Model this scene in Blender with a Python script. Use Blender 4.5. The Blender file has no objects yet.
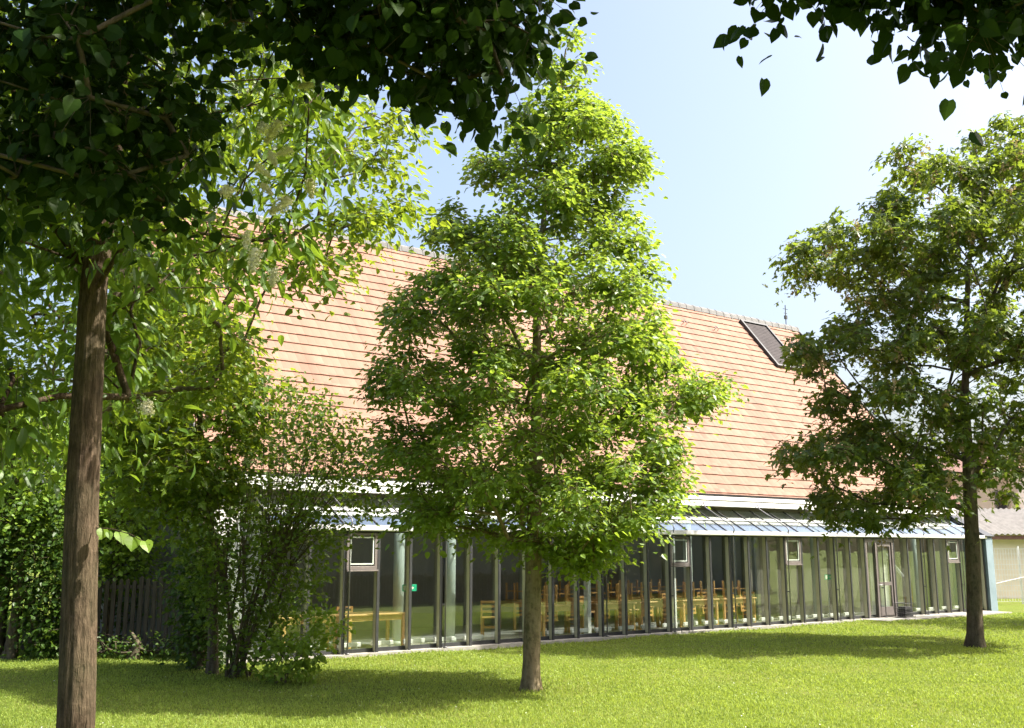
import bpy, math, random
import numpy as np
from mathutils import Vector

SC = bpy.context.scene
COL = SC.collection
R = math.radians
rng = np.random.default_rng(7)
random.seed(7)

# ------------------------------------------------------------------ camera
F, PITCH, CH = 1000.0, math.atan(0.186), 2.05
cam_d = bpy.data.cameras.new('camera')
cam_d.sensor_width = 36.0
cam_d.lens = F / 1024 * 36
cam_d.clip_start = 0.05
cam_d.clip_end = 3000
cam = bpy.data.objects.new('camera', cam_d)
COL.objects.link(cam)
cam.location = (0, 0, CH)
cam.rotation_euler = (R(90) + PITCH, 0, 0)
SC.camera = cam

# ------------------------------------------------------------------ world, sun, exposure
SUN_EL, SUN_AZ = 50.0, 94.0          # azimuth clockwise from +Y
W = bpy.data.worlds.new('World')
SC.world = W
W.use_nodes = True
wn = W.node_tree.nodes
wn.clear()
sky = wn.new('ShaderNodeTexSky')
sky.sky_type = 'NISHITA'
sky.sun_disc = False
sky.sun_elevation = R(SUN_EL)
sky.sun_rotation = R(SUN_AZ)
sky.air_density = 1.0
sky.dust_density = 6.5
sky.ozone_density = 0.8
bg = wn.new('ShaderNodeBackground')
bg.inputs['Strength'].default_value = 0.125
wo = wn.new('ShaderNodeOutputWorld')
W.node_tree.links.new(sky.outputs[0], bg.inputs[0])
W.node_tree.links.new(bg.outputs[0], wo.inputs[0])
sun_d = bpy.data.lights.new('sun', 'SUN')
sun_d.energy = 4.7
sun_d.angle = R(0.53)
sun_d.color = (1.0, 0.94, 0.83)
sun = bpy.data.objects.new('sun', sun_d)
COL.objects.link(sun)
sdir = Vector((math.sin(R(SUN_AZ)) * math.cos(R(SUN_EL)), math.cos(R(SUN_AZ)) * math.cos(R(SUN_EL)), math.sin(R(SUN_EL))))
sun.rotation_euler = sdir.to_track_quat('Z', 'Y').to_euler()
sun.location = (30, 0, 40)
vs = SC.view_settings
vs.view_transform = 'Standard'
vs.look = 'None'
vs.exposure = 1.58
vs.gamma = 1.0
vs.use_curve_mapping = False
SC.render.engine = 'CYCLES'
SC.cycles.max_bounces = 7
SC.cycles.diffuse_bounces = 4
SC.cycles.transmission_bounces = 4
SC.cycles.transparent_max_bounces = 16
SC.cycles.caustics_reflective = False
SC.cycles.caustics_refractive = False
SC.cycles.use_denoising = True

# ------------------------------------------------------------------ helpers
def pix(x, y, Y):
    """photo pixel -> point at world depth Y (used to survey the photograph)"""
    v, u = 364 - y, x - 512
    r = np.array([u, F * math.cos(PITCH) - v * math.sin(PITCH), F * math.sin(PITCH) + v * math.cos(PITCH)])
    return np.array([0, 0, CH]) + r * (Y / r[1])

def nd(m, t, **kw):
    n = m.node_tree.nodes.new(t)
    for k, v in kw.items():
        setattr(n, k, v)
    return n

def lk(m, a, b):
    m.node_tree.links.new(a, b)

def new_mat(name):
    m = bpy.data.materials.new(name)
    m.use_nodes = True
    m.node_tree.nodes.clear()
    out = nd(m, 'ShaderNodeOutputMaterial')
    return m, out

def ramp(m, src, cols):
    r = nd(m, 'ShaderNodeValToRGB')
    e = r.color_ramp.elements
    e[0].position, e[0].color = cols[0][0], (*cols[0][1], 1)
    e[1].position, e[1].color = cols[-1][0], (*cols[-1][1], 1)
    for p, c in cols[1:-1]:
        k = e.new(p)
        k.color = (*c, 1)
    lk(m, src, r.inputs[0])
    return r.outputs[0]

def noise(m, scale, detail=4, rough=0.6, sc=(1, 1, 1), coord='Object'):
    tc = nd(m, 'ShaderNodeTexCoord')
    mp = nd(m, 'ShaderNodeMapping')
    mp.inputs['Scale'].default_value = sc
    n = nd(m, 'ShaderNodeTexNoise')
    n.inputs['Scale'].default_value = scale
    n.inputs['Detail'].default_value = detail
    n.inputs['Roughness'].default_value = rough
    lk(m, tc.outputs[coord], mp.inputs[0])
    lk(m, mp.outputs[0], n.inputs['Vector'])
    return n.outputs[0]

def mixc(m, fac, a, b, mode='MIX'):
    n = nd(m, 'ShaderNodeMix', data_type='RGBA', blend_type=mode)
    if isinstance(fac, float): n.inputs[0].default_value = fac
    else: lk(m, fac, n.inputs[0])
    for i, s in ((6, a), (7, b)):
        if isinstance(s, tuple): n.inputs[i].default_value = (*s, 1)
        else: lk(m, s, n.inputs[i])
    return n.outputs[2]

def surf(name, c1, c2, scale=8, rough=0.7, bump=0.2, metal=0.0, spec=0.4, sc=(1, 1, 1), dist=0.01):
    m, out = new_mat(name)
    b = nd(m, 'ShaderNodeBsdfPrincipled')
    n = noise(m, scale, 5, 0.65, sc)
    lk(m, ramp(m, n, [(0.3, c1), (0.7, c2)]), b.inputs['Base Color'])
    b.inputs['Roughness'].default_value = rough
    b.inputs['Metallic'].default_value = metal
    b.inputs['Specular IOR Level'].default_value = spec
    if bump:
        bp = nd(m, 'ShaderNodeBump')
        bp.inputs['Strength'].default_value = bump
        bp.inputs['Distance'].default_value = dist
        lk(m, noise(m, scale * 5, 6, 0.7, sc), bp.inputs['Height'])
        lk(m, bp.outputs[0], b.inputs['Normal'])
    lk(m, b.outputs[0], out.inputs[0])
    return m

def leaf_mat(name, dark, light, trans, tfac=0.45, gloss=0.35, patch=1.0):
    m, out = new_mat(name)
    geo = nd(m, 'ShaderNodeNewGeometry')
    nz = noise(m, patch, 3, 0.6)
    add = nd(m, 'ShaderNodeMath', operation='ADD')
    mul = nd(m, 'ShaderNodeMath', operation='MULTIPLY')
    mul.inputs[1].default_value = 0.55
    lk(m, geo.outputs['Random Per Island'], mul.inputs[0])
    mu2 = nd(m, 'ShaderNodeMath', operation='MULTIPLY')
    mu2.inputs[1].default_value = 0.6
    lk(m, nz, mu2.inputs[0])
    lk(m, mul.outputs[0], add.inputs[0]); lk(m, mu2.outputs[0], add.inputs[1])
    col = ramp(m, add.outputs[0], [(0.15, dark), (0.9, light)])
    tcol = ramp(m, add.outputs[0], [(0.15, tuple(t * 0.7 for t in trans)), (0.9, trans)])
    p = nd(m, 'ShaderNodeBsdfPrincipled')
    lk(m, col, p.inputs['Base Color'])
    p.inputs['Roughness'].default_value = 0.42
    p.inputs['Specular IOR Level'].default_value = gloss
    t = nd(m, 'ShaderNodeBsdfTranslucent')
    lk(m, tcol, t.inputs[0])
    mx = nd(m, 'ShaderNodeMixShader')
    mx.inputs[0].default_value = tfac
    lk(m, p.outputs[0], mx.inputs[1]); lk(m, t.outputs[0], mx.inputs[2])
    lk(m, mx.outputs[0], out.inputs[0])
    return m

def bark_mat(name, c1, c2, c3, vs_=0.12, scale=22, bump=0.9):
    m, out = new_mat(name)
    b = nd(m, 'ShaderNodeBsdfPrincipled')
    n1a = noise(m, scale, 6, 0.7, (1, 1, vs_))
    n1b = noise(m, scale * .6, 5, 0.7, (1, 1, vs_ * 4.5))
    wmx = nd(m, 'ShaderNodeMix', data_type='FLOAT')
    wmx.inputs[0].default_value = .38
    lk(m, n1a, wmx.inputs[2]); lk(m, n1b, wmx.inputs[3])
    n1 = wmx.outputs[0]
    n2 = noise(m, 2.5, 3, 0.5)
    base = ramp(m, n1, [(0.42, c1), (0.49, c2), (0.62, c3)])
    lk(m, mixc(m, 0.35, base, ramp(m, n2, [(0.35, tuple(c * 1.3 for c in c2)), (0.7, (0.10, 0.11, 0.05))])), b.inputs['Base Color'])
    b.inputs['Roughness'].default_value = 0.9
    b.inputs['Specular IOR Level'].default_value = 0.15
    bp = nd(m, 'ShaderNodeBump')
    bp.inputs['Strength'].default_value = bump
    bp.inputs['Distance'].default_value = 0.05
    lk(m, n1, bp.inputs['Height'])
    lk(m, bp.outputs[0], b.inputs['Normal'])
    lk(m, b.outputs[0], out.inputs[0])
    return m

def glass_mat(name, tint=(0.80, 0.88, 0.84), refl=0.09, rough=0.0):
    m, out = new_mat(name)
    tr = nd(m, 'ShaderNodeBsdfTransparent')
    tr.inputs[0].default_value = (*tint, 1)
    gl = nd(m, 'ShaderNodeBsdfGlossy')
    gl.inputs['Roughness'].default_value = rough
    gl.inputs[0].default_value = (0.95, 1.0, 0.98, 1)
    fr = nd(m, 'ShaderNodeFresnel')
    ge = nd(m, 'ShaderNodeNewGeometry')
    mr = nd(m, 'ShaderNodeMapRange')
    mr.inputs['To Min'].default_value = 1.5
    mr.inputs['To Max'].default_value = 1 / 1.5
    lk(m, ge.outputs['Backfacing'], mr.inputs['Value'])
    lk(m, mr.outputs[0], fr.inputs[0])
    ad = nd(m, 'ShaderNodeMath', operation='ADD')
    ad.use_clamp = True
    ad.inputs[1].default_value = refl - 0.04
    lk(m, fr.outputs[0], ad.inputs[0])
    # slightly uneven panes so that reflections wobble
    bp = nd(m, 'ShaderNodeBump')
    bp.inputs['Strength'].default_value = 0.06
    bp.inputs['Distance'].default_value = 0.02
    lk(m, noise(m, 1.3, 2, 0.5), bp.inputs['Height'])
    lk(m, bp.outputs[0], gl.inputs['Normal'])
    mx = nd(m, 'ShaderNodeMixShader')
    lk(m, ad.outputs[0], mx.inputs[0])
    lk(m, tr.outputs[0], mx.inputs[1]); lk(m, gl.outputs[0], mx.inputs[2])
    lk(m, mx.outputs[0], out.inputs[0])
    return m

def tag(o, label=None, cat=None, group=None, kind=None):
    if label: o['label'] = label
    if cat: o['category'] = cat
    if group: o['group'] = group
    if kind: o['kind'] = kind
    return o

def empty(name, loc=(0, 0, 0), rz=0.0, parent=None):
    o = bpy.data.objects.new(name, None)
    o.empty_display_size = 0.3
    o.location = loc
    o.rotation_euler = (0, 0, rz)
    COL.objects.link(o)
    if parent: o.parent = parent
    return o

def link_mesh(name, me, parent=None):
    o = bpy.data.objects.new(name, me)
    COL.objects.link(o)
    if parent is not None: o.parent = parent
    return o

def np_mesh(name, V, faces_by_n, mats, parent=None, smooth=False):
    """V (n,3); faces_by_n list of (faces int array (m,k), material index)"""
    me = bpy.data.meshes.new(name)
    V = np.asarray(V, dtype=np.float32)
    me.vertices.add(len(V))
    me.vertices.foreach_set('co', V.ravel())
    loops = np.concatenate([f.ravel() for f, _ in faces_by_n]).astype(np.int32)
    tot = np.concatenate([np.full(len(f), f.shape[1]) for f, _ in faces_by_n]).astype(np.int32)
    mi = np.concatenate([np.full(len(f), k) for f, k in faces_by_n]).astype(np.int32)
    st = np.concatenate([[0], np.cumsum(tot)[:-1]]).astype(np.int32)
    me.loops.add(len(loops))
    me.loops.foreach_set('vertex_index', loops)
    me.polygons.add(len(tot))
    me.polygons.foreach_set('loop_start', st)
    me.polygons.foreach_set('loop_total', tot)
    me.polygons.foreach_set('material_index', mi)
    me.polygons.foreach_set('use_smooth', np.full(len(tot), smooth))
    me.update(calc_edges=True)
    for m in mats: me.materials.append(m)
    return link_mesh(name, me, parent)

class MB:
    """collects solids and links them as one mesh object"""
    def __init__(s):
        s.V, s.F, s.M = [], [], []
        s.n = 0
    def add(s, vs_, fs, mi=0):
        s.V += [tuple(map(float, v)) for v in vs_]
        s.F += [tuple(i + s.n for i in f) for f in fs]
        s.M += [mi] * len(fs)
        s.n += len(vs_)
        return s
    def box(s, x0, x1, y0, y1, z0, z1, mi=0, ch=0.0):
        if ch <= 0:
            v = [(x, y, z) for z in (z0, z1) for x, y in ((x0, y0), (x1, y0), (x1, y1), (x0, y1))]
            return s.add(v, [(3, 2, 1, 0), (4, 5, 6, 7), (0, 1, 5, 4), (1, 2, 6, 5), (2, 3, 7, 6), (3, 0, 4, 7)], mi)
        v = []
        for z, k in ((z0, ch), (z0 + ch, 0), (z1 - ch, 0), (z1, ch)):
            a, b, c, d = x0 + k, x1 - k, y0 + k, y1 - k
            v += [(a, c, z), (b, c, z), (b, d, z), (a, d, z)]
        f = [(3, 2, 1, 0), (12, 13, 14, 15)]
        for r in range(3):
            for i in range(4):
                j = (i + 1) % 4
                f.append((r * 4 + i, r * 4 + j, r * 4 + 4 + j, r * 4 + 4 + i))
        return s.add(v, f, mi)
    def prism(s, poly, axis, a0, a1, mi=0):
        """poly in the two other axes, extruded along axis from a0 to a1"""
        n = len(poly)
        v = []
        for a in (a0, a1):
            for p in poly:
                q = list(p); q.insert(axis, a); v.append(q)
        f = [tuple(range(n))[::-1], tuple(range(n, 2 * n))]
        f += [(i, (i + 1) % n, n + (i + 1) % n, n + i) for i in range(n)]
        return s.add(v, f, mi)
    def tube(s, pts, rad, n=8, mi=0, cap=True, rough=0.0):
        pts = [Vector(p) for p in pts]
        if not hasattr(rad, '__len__'): rad = [rad] * len(pts)
        base = s.n
        vs_ = []
        prev = None
        for i, p in enumerate(pts):
            d = (pts[min(i + 1, len(pts) - 1)] - pts[max(i - 1, 0)])
            d = d.normalized() if d.length > 1e-6 else Vector((0, 0, 1))
            a = prev if prev is not None else (Vector((1, 0, 0)) if abs(d.x) < 0.8 else Vector((0, 1, 0)))
            a = (a - d * a.dot(d)).normalized()
            prev = a
            b = d.cross(a)
            for k in range(n):
                t = 2 * math.pi * k / n
                r = rad[i] * (1 + (random.random() - .5) * rough)
                vs_.append(p + a * (math.cos(t) * r) + b * (math.sin(t) * r))
        f = []
        for i in range(len(pts) - 1):
            for k in range(n):
                j = (k + 1) % n
                f.append((i * n + k, i * n + j, (i + 1) * n + j, (i + 1) * n + k))
        if cap:
            f.append(tuple(range(n))[::-1])
            f.append(tuple(range((len(pts) - 1) * n, len(pts) * n)))
        return s.add(vs_, f, mi)
    def build(s, name, mats, parent=None, smooth=False):
        me = bpy.data.meshes.new(name)
        me.from_pydata(s.V, [], s.F)
        if not isinstance(mats, (list, tuple)): mats = [mats]
        for m in mats: me.materials.append(m)
        me.polygons.foreach_set('material_index', s.M)
        me.polygons.foreach_set('use_smooth', [smooth] * len(s.F))
        me.update()
        return link_mesh(name, me, parent)

def unit(a):
    return a / np.maximum(np.linalg.norm(a, axis=-1, keepdims=True), 1e-9)

# ------------------------------------------------------------------ leaf templates: x across, y along, z up
def strip_leaf(st, wd, fold=0.18, droop=0.25, base_lobe=0.0):
    V, Fq = [], []
    for i, (y, w) in enumerate(zip(st, wd)):
        z = -droop * y * y
        V += [(-w, y - (base_lobe if i == 0 else 0), z + fold * w), (0, y, z), (w, y - (base_lobe if i == 0 else 0), z + fold * w)]
    for i in range(len(st) - 1):
        a = i * 3
        Fq += [(a, a + 1, a + 4, a + 3), (a + 1, a + 2, a + 5, a + 4)]
    return np.array(V, float), np.array(Fq)

LEAF_SIMPLE = (np.array([(0, 0, 0), (.34, .25, .07), (.27, .68, .03), (0, 1, -.1), (-.27, .68, .03), (-.34, .25, .07)], float),
               np.array([(0, 1, 2, 3), (0, 3, 4, 5)]))
LEAF_HEART = strip_leaf([0.03, .12, .35, .6, .82, 1.0], [.22, .40, .47, .38, .18, .01], 0.22, 0.22, 0.09)
LEAF_LONG = strip_leaf([0, .15, .4, .7, 1.0], [.03, .15, .21, .15, .01], 0.25, 0.3)
_mv = [(0, 0, 0)]
for a, r in ((-118, .42), (-92, .34), (-62, .75), (-38, .42), (0 - 14, .78), (0, 1.0), (14, .78), (38, .42), (62, .75), (92, .34), (118, .42)):
    _mv.append((math.sin(R(a)) * r * .85, .12 + math.cos(R(a)) * r * .9, -.16 * r * r + .05 * abs(math.sin(R(a)))))
LEAF_MAPLE = (np.array(_mv, float), np.array([(0, i, i + 1) for i in range(1, 11)]))
LEAF_FAR = (np.array([(0, 0, 0), (.36, .45, .06), (0, 1, -.08), (-.36, .45, .06)], float), np.array([(0, 1, 2), (0, 2, 3)]))

def place_leaves(P, N, T, S, tpl):
    """P pos, N normals, T tip directions, S size -> verts, faces"""
    V0, F0 = tpl
    N = unit(N)
    T = T - (T * N).sum(1, keepdims=True) * N
    T = unit(T)
    X = np.cross(T, N)
    w = rng.uniform(.85, 1.15, len(P))[:, None]
    M = np.stack([X * w, T, N], axis=1) * S[:, None, None]
    V = P[:, None, :] + np.einsum('kj,njd->nkd', V0, M)
    Fa = F0[None] + (np.arange(len(P)) * len(V0))[:, None, None]
    return V.reshape(-1, 3), Fa.reshape(-1, F0.shape[1])

# ------------------------------------------------------------------ trees
def inpoly(x, y, poly):
    poly = np.asarray(poly, float)
    c = np.zeros(len(x), bool)
    j = len(poly) - 1
    for i in range(len(poly)):
        xi, yi = poly[i]; xj, yj = poly[j]
        k = ((yi > y) != (yj > y)) & (x < (xj - xi) * (y - yi) / (yj - yi + 1e-12) + xi)
        c ^= k
        j = i
    return c

def volume_from_outline(poly_px, Y0, thick, n, mind, rnd=1.0, shell=0.0, clump=None):
    """surveyed outline (converted to metres in the crown's own plane) -> rounded 3D volume of clump centres"""
    W_ = np.array([pix(x, y, Y0) for x, y in poly_px])[:, [0, 2]]
    lo, hi = W_.min(0), W_.max(0)
    pts = []
    tries = 0
    boughs = None
    if clump: boughs = volume_from_outline(poly_px, Y0, thick, clump[3], clump[0], rnd)
    rows = np.linspace(lo[1], hi[1], 40)
    gx = np.linspace(lo[0], hi[0], 200)
    half, mid = [], []
    for z in rows:
        k = inpoly(gx, np.full(200, z), W_)
        half.append((gx[k].max() - gx[k].min()) / 2 if k.any() else 0.2)
        mid.append((gx[k].max() + gx[k].min()) / 2 if k.any() else gx.mean())
    while len(pts) < n and tries < 60:
        tries += 1
        C = rng.uniform(lo, hi, (1500, 2))
        C = C[inpoly(C[:, 0], C[:, 1], W_)]
        h = np.interp(C[:, 1], rows, half); c0 = np.interp(C[:, 1], rows, mid)
        d = np.clip((C[:, 0] - c0) / np.maximum(h, .1), -1, 1)
        ext = np.maximum(np.minimum(np.minimum(h * 1.05, thick) * np.sqrt(np.clip(1 - d * d * rnd, 0.04, 1)), thick), .15)
        u = rng.uniform(-1, 1, len(C))
        if shell: u = np.sign(u) * np.abs(u) ** shell
        Y = Y0 + u * ext
        Q = np.stack([C[:, 0], Y, C[:, 1]], 1)
        if clump:
            D_ = (Q[:, None] - boughs[None]) / np.array([clump[1], clump[1], clump[2]])
            Q = Q[(D_ ** 2).sum(2).min(1) < 1]
        for q in Q:
            if not pts:
                pts.append(q); continue
            A = np.array(pts)
            if ((A - q) ** 2).sum(1).min() > mind * mind:
                pts.append(q)
                if len(pts) >= n: break
    return np.array(pts)

def axis_interp(axis, z):
    a = np.asarray(axis, float)
    return np.array([np.interp(z, a[:, 2], a[:, 0]), np.interp(z, a[:, 2], a[:, 1]), z])

def skeleton(axis, zcrown, clusters, step=0.35, lift=0.12, wob=0.05):
    """axis: trunk polyline; returns branch chains [(pts, radii)], cluster directions"""
    a = np.asarray(axis, float)
    nodes = []
    par = []
    zs = np.arange(zcrown, a[-1, 2] + 1e-6, 0.22)
    for i, z in enumerate(zs):
        nodes.append(axis_interp(a, z)); par.append(i - 1)
    ntrunk = len(nodes)
    dist = np.array([np.linalg.norm((c - axis_interp(a, min(c[2], a[-1, 2])))) for c in clusters])
    order = np.argsort(dist)
    chains = []
    dirs = np.zeros_like(clusters)
    N = np.zeros((20000, 3)); N[:ntrunk] = nodes
    nn = ntrunk
    for ci in order:
        c = clusters[ci]
        D = c - N[:nn]
        hd = np.linalg.norm(D[:, :2], axis=1)
        cost = np.linalg.norm(D, axis=1) + 1.6 * np.maximum(0, -D[:, 2] + 0.25 * hd)
        cost[:ntrunk] += 0.15
        k = int(np.argmin(cost))
        s = N[k].copy(); L = np.linalg.norm(c - s)
        m = max(1, int(L / step))
        ctrl = s + (c - s) * .5 + np.array([0, 0, lift * L]) + rng.normal(0, wob * L, 3)
        ids = [k]
        for j in range(1, m + 1):
            t = j / m
            p = (1 - t) ** 2 * s + 2 * t * (1 - t) * ctrl + t * t * c
            if nn >= 20000: break
            N[nn] = p; par.append(ids[-1]); ids.append(nn); nn += 1
        chains.append(ids)
        d = c - N[ids[-2]] if len(ids) > 1 else c - s
        dirs[ci] = d
    w = np.zeros(nn)
    for ids in chains: w[ids[-1]] += 1
    for i in range(nn - 1, -1, -1):
        if par[i] >= 0: w[par[i]] += w[i]
    return N, chains, w, unit(dirs + 1e-6), ntrunk

def make_tree(name, axis, trad, zcrown, clusters, leaf, leafmat, barkmat, label, cat='tree',
              per=40, size=0.11, spread=0.26, flat=0.6, rtip=0.006, group=None, sides=14, trunk_rough=0.05,
              keep=None, up=0.7, droop=0.35, lift=0.12, rexp=0.45, twigs=True, extra=None, crown_name='crown', maxr=None):
    base = Vector(axis[0])
    root = empty(name, base)
    tag(root, label, cat, group)
    off = np.array(base)
    ax = [np.array(p, float) for p in axis]
    N, chains, w, dirs, nt = skeleton(axis, zcrown, clusters, lift=lift)
    # trunk: fluted tapering column with a flare at the foot
    zt = [p[2] for p in ax]
    fine = np.linspace(zt[0], zt[-1], 46)
    px_ = [axis_interp(axis, z) for z in fine]
    rr = np.interp(fine, [a_[0] for a_ in trad], [a_[1] for a_ in trad])
    fl = 1 + 0.55 * np.exp(-(fine - zt[0]) / 0.16)
    V, Fq = [], []
    ph = rng.uniform(0, 6.28, sides)
    for i in range(46):
        for k in range(sides):
            t = 2 * math.pi * k / sides
            fr = rr[i] * (1 + (fl[i] - 1) * (0.7 + .5 * math.sin(3 * t + ph[0]))) * (1 + trunk_rough * (math.sin(ph[k] + fine[i] * .8) + rng.uniform(-.5, .5)))
            V.append(px_[i] - off + np.array([math.cos(t) * fr, math.sin(t) * fr, 0 if i else -.08]))
    for i in range(45):
        for k in range(sides):
            j = (k + 1) % sides
            Fq.append((i * sides + k, i * sides + j, (i + 1) * sides + j, (i + 1) * sides + k))
    np_mesh('trunk', np.array(V), [(np.array(Fq), 0)], [barkmat], root, smooth=True)
    # limbs
    b = MB()
    for ids in chains:
        if len(ids) < 2: continue
        pts = [N[i] - off for i in ids]
        ra = [max(rtip, rtip * w[i] ** rexp) for i in ids]
        ra[0] = min(ra[0], ra[1] * 1.25)
        if maxr: ra = [min(q, maxr) for q in ra]
        b.tube(pts, ra, 6 if max(ra) > .02 else 4, cap=False)
    # leaf sprays
    n = len(clusters)
    cnt = np.maximum(4, rng.normal(per, per * .3, n)).astype(int)
    ci = np.repeat(np.arange(n), cnt)
    m = len(ci)
    cs = rng.uniform(.7, 1.35, n)[ci][:, None]
    offn = rng.normal(0, 1, (m, 3)) * np.array([1, 1, flat]) * spread * cs
    along = rng.uniform(-.6, .9, m)[:, None]
    P = clusters[ci] + offn + dirs[ci] * along * spread * 1.2
    outd = unit(offn + dirs[ci] * .2 * spread + 1e-6)
    P[:, 2] -= 0.25 * (offn[:, :2] ** 2).sum(1) / (spread + .01)
    Nn = np.array([0, 0, up]) + outd * .45 + rng.normal(0, .42, (m, 3))
    T = outd + np.array([0, 0, -droop]) + rng.normal(0, .35, (m, 3))
    S = size * rng.uniform(.5, 1.35, m)
    if keep is not None:
        k = keep(P)
        P, Nn, T, S, ci = P[k], Nn[k], T[k], S[k], ci[k]
    # twigs
    if twigs:
        sel = rng.random(len(P)) < .10
        for p, c in zip(P[sel], clusters[ci[sel]]):
            mpt = (p + c) / 2 + np.array([0, 0, .03])
            b.tube([c - off, mpt - off, p - off], [rtip * .6, rtip * .5, rtip * .3], 3, cap=False)
    if b.n: b.build('branches', barkmat, root, smooth=True)
    V, Fa = place_leaves(P - off, Nn, T, S, leaf)
    np_mesh(crown_name, V, [(Fa, 0)], [leafmat], root)
    if extra: extra(root, off, clusters)
    return root

# ------------------------------------------------------------------ materials
M = {}
M['lime_leaf'] = leaf_mat('lime_leaf', (0.035, 0.085, 0.012), (0.15, 0.235, 0.038), (0.40, 0.55, 0.05), .42, .5, .9)
M['maple_leaf'] = leaf_mat('maple_leaf', (0.028, 0.068, 0.014), (0.11, 0.16, 0.028), (0.30, 0.40, 0.035), .40, .35, .9)
M['ash_leaf'] = leaf_mat('ash_leaf', (0.025, 0.065, 0.010), (0.09, 0.16, 0.02), (0.28, 0.42, 0.03), .36, .35, 1.2)
M['back_leaf'] = leaf_mat('back_leaf', (0.035, 0.09, 0.010), (0.13, 0.20, 0.02), (0.36, 0.46, 0.03), .42, .3, .9)
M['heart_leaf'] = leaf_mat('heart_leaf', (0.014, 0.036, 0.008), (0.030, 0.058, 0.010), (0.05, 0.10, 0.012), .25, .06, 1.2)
M['shrub_leaf'] = leaf_mat('shrub_leaf', (0.030, 0.070, 0.012), (0.09, 0.15, 0.022), (0.26, 0.38, 0.03), .40, .25, 1.2)
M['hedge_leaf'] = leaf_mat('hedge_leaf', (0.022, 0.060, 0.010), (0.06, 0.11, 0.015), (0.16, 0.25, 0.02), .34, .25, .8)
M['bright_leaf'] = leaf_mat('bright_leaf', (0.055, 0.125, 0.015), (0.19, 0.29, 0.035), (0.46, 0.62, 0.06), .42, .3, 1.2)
M['bark_left'] = bark_mat('bark_left', (0.028, 0.018, 0.012), (0.088, 0.058, 0.040), (0.19, 0.135, 0.092), .10, 55, 1.0)
M['bark_mid'] = bark_mat('bark_mid', (0.07, 0.055, 0.035), (0.17, 0.13, 0.085), (0.25, 0.20, 0.14), .3, 16, .6)
M['bark_dark'] = bark_mat('bark_dark', (0.03, 0.025, 0.018), (0.09, 0.07, 0.05), (0.15, 0.12, 0.09), .25, 16, .6)
M['blossom'] = surf('blossom', (0.62, 0.60, 0.38), (0.82, 0.80, 0.60), 20, .8, 0)
M['seeds'] = leaf_mat('seeds', (0.26, 0.20, 0.09), (0.44, 0.34, 0.18), (0.40, 0.32, 0.13), .35, .2, 1)
M['white'] = surf('white_paint', (0.74, 0.74, 0.72), (0.82, 0.82, 0.80), 3, .5, .05)
M['plaster'] = surf('white_plaster', (0.66, 0.65, 0.62), (0.76, 0.75, 0.72), 2, .85, .2)
M['beige'] = surf('olive_wall', (0.17, 0.15, 0.115), (0.22, 0.195, 0.15), 1.5, .8, .1)
M['greywall'] = surf('grey_wall', (0.26, 0.25, 0.235), (0.33, 0.32, 0.30), 1.5, .8, .1)
M['fin'] = surf('fin_paint', (0.48, 0.47, 0.35), (0.56, 0.55, 0.42), 4, .5, .05)
M['darkmetal'] = surf('dark_metal', (0.035, 0.037, 0.04), (0.055, 0.057, 0.06), 6, .45, .05, .3)
M['gutter'] = surf('zinc_gutter', (0.62, 0.62, 0.66), (0.74, 0.74, 0.78), 5, .4, .05, .2)
M['rod'] = surf('grey_rod', (0.12, 0.12, 0.13), (0.18, 0.18, 0.19), 8, .45, .0, .5)
M['frame'] = surf('pinkish_frame', (0.12, 0.105, 0.10), (0.16, 0.14, 0.132), 8, .5, .0)
M['zinc'] = surf('blue_zinc', (0.16, 0.22, 0.26), (0.22, 0.29, 0.34), 2.2, .6, .15, .2)
M['pillar'] = surf('pillar_paint', (0.46, 0.52, 0.46), (0.54, 0.60, 0.54), 3, .6, .0)
M['glass'] = glass_mat('window_glass', (0.93, 0.955, 0.935), 0.095)
M['roofglass'] = glass_mat('roof_glass', (0.88, 0.93, 0.95), 0.36, 0.08)
M['floor'] = surf('screed_floor', (0.36, 0.34, 0.30), (0.44, 0.42, 0.38), 3, .5, .1)
M['concrete'] = surf('concrete', (0.20, 0.19, 0.17), (0.32, 0.31, 0.28), 5, .9, .4)
M['oldwall'] = surf('old_concrete', (0.10, 0.10, 0.08), (0.20, 0.18, 0.15), 2, .95, .5)
M['wood'] = surf('yellow_wood', (0.50, 0.27, 0.08), (0.62, 0.36, 0.13), 5, .45, .1, 0, .5, (1, 1, 8))
M['wood2'] = surf('pale_wood', (0.50, 0.29, 0.11), (0.58, 0.36, 0.16), 5, .45, .1)
M['darkwood'] = surf('weathered_fence', (0.035, 0.030, 0.025), (0.09, 0.075, 0.06), 6, .9, .3, 0, .2, (6, 6, .6))
M['tanwood'] = surf('tan_fence', (0.045, 0.028, 0.016), (0.10, 0.06, 0.032), 6, .9, .3, 0, .2, (6, 6, .6))
M['ridge'] = surf('ridge_tile', (0.10, 0.10, 0.10), (0.17, 0.168, 0.165), 1.6, .85, .2)
M['pink'] = surf('shed_render', (0.64, 0.55, 0.48), (0.74, 0.65, 0.58), 1.2, .9, .2)
M['beigehouse'] = surf('house_render', (0.50, 0.41, 0.33), (0.58, 0.48, 0.40), 1.2, .9, .2)
M['corr'] = surf('corrugated_sheet', (0.17, 0.16, 0.15), (0.25, 0.235, 0.22), 3, .8, .2)
M['redroof'] = surf('dull_red_roof', (0.10, 0.05, 0.04), (0.16, 0.085, 0.065), 3, .85, .4)
M['green_sign'] = surf('green_sign', (0.02, 0.42, 0.24), (0.03, 0.47, 0.28), 3, .4, 0)
M['black'] = surf('black_plastic', (0.02, 0.02, 0.022), (0.035, 0.035, 0.04), 3, .5, 0)
M['panel'] = surf('panel_glass', (0.035, 0.03, 0.032), (0.055, 0.048, 0.05), 3, .75, 0, 0, .15)

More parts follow.
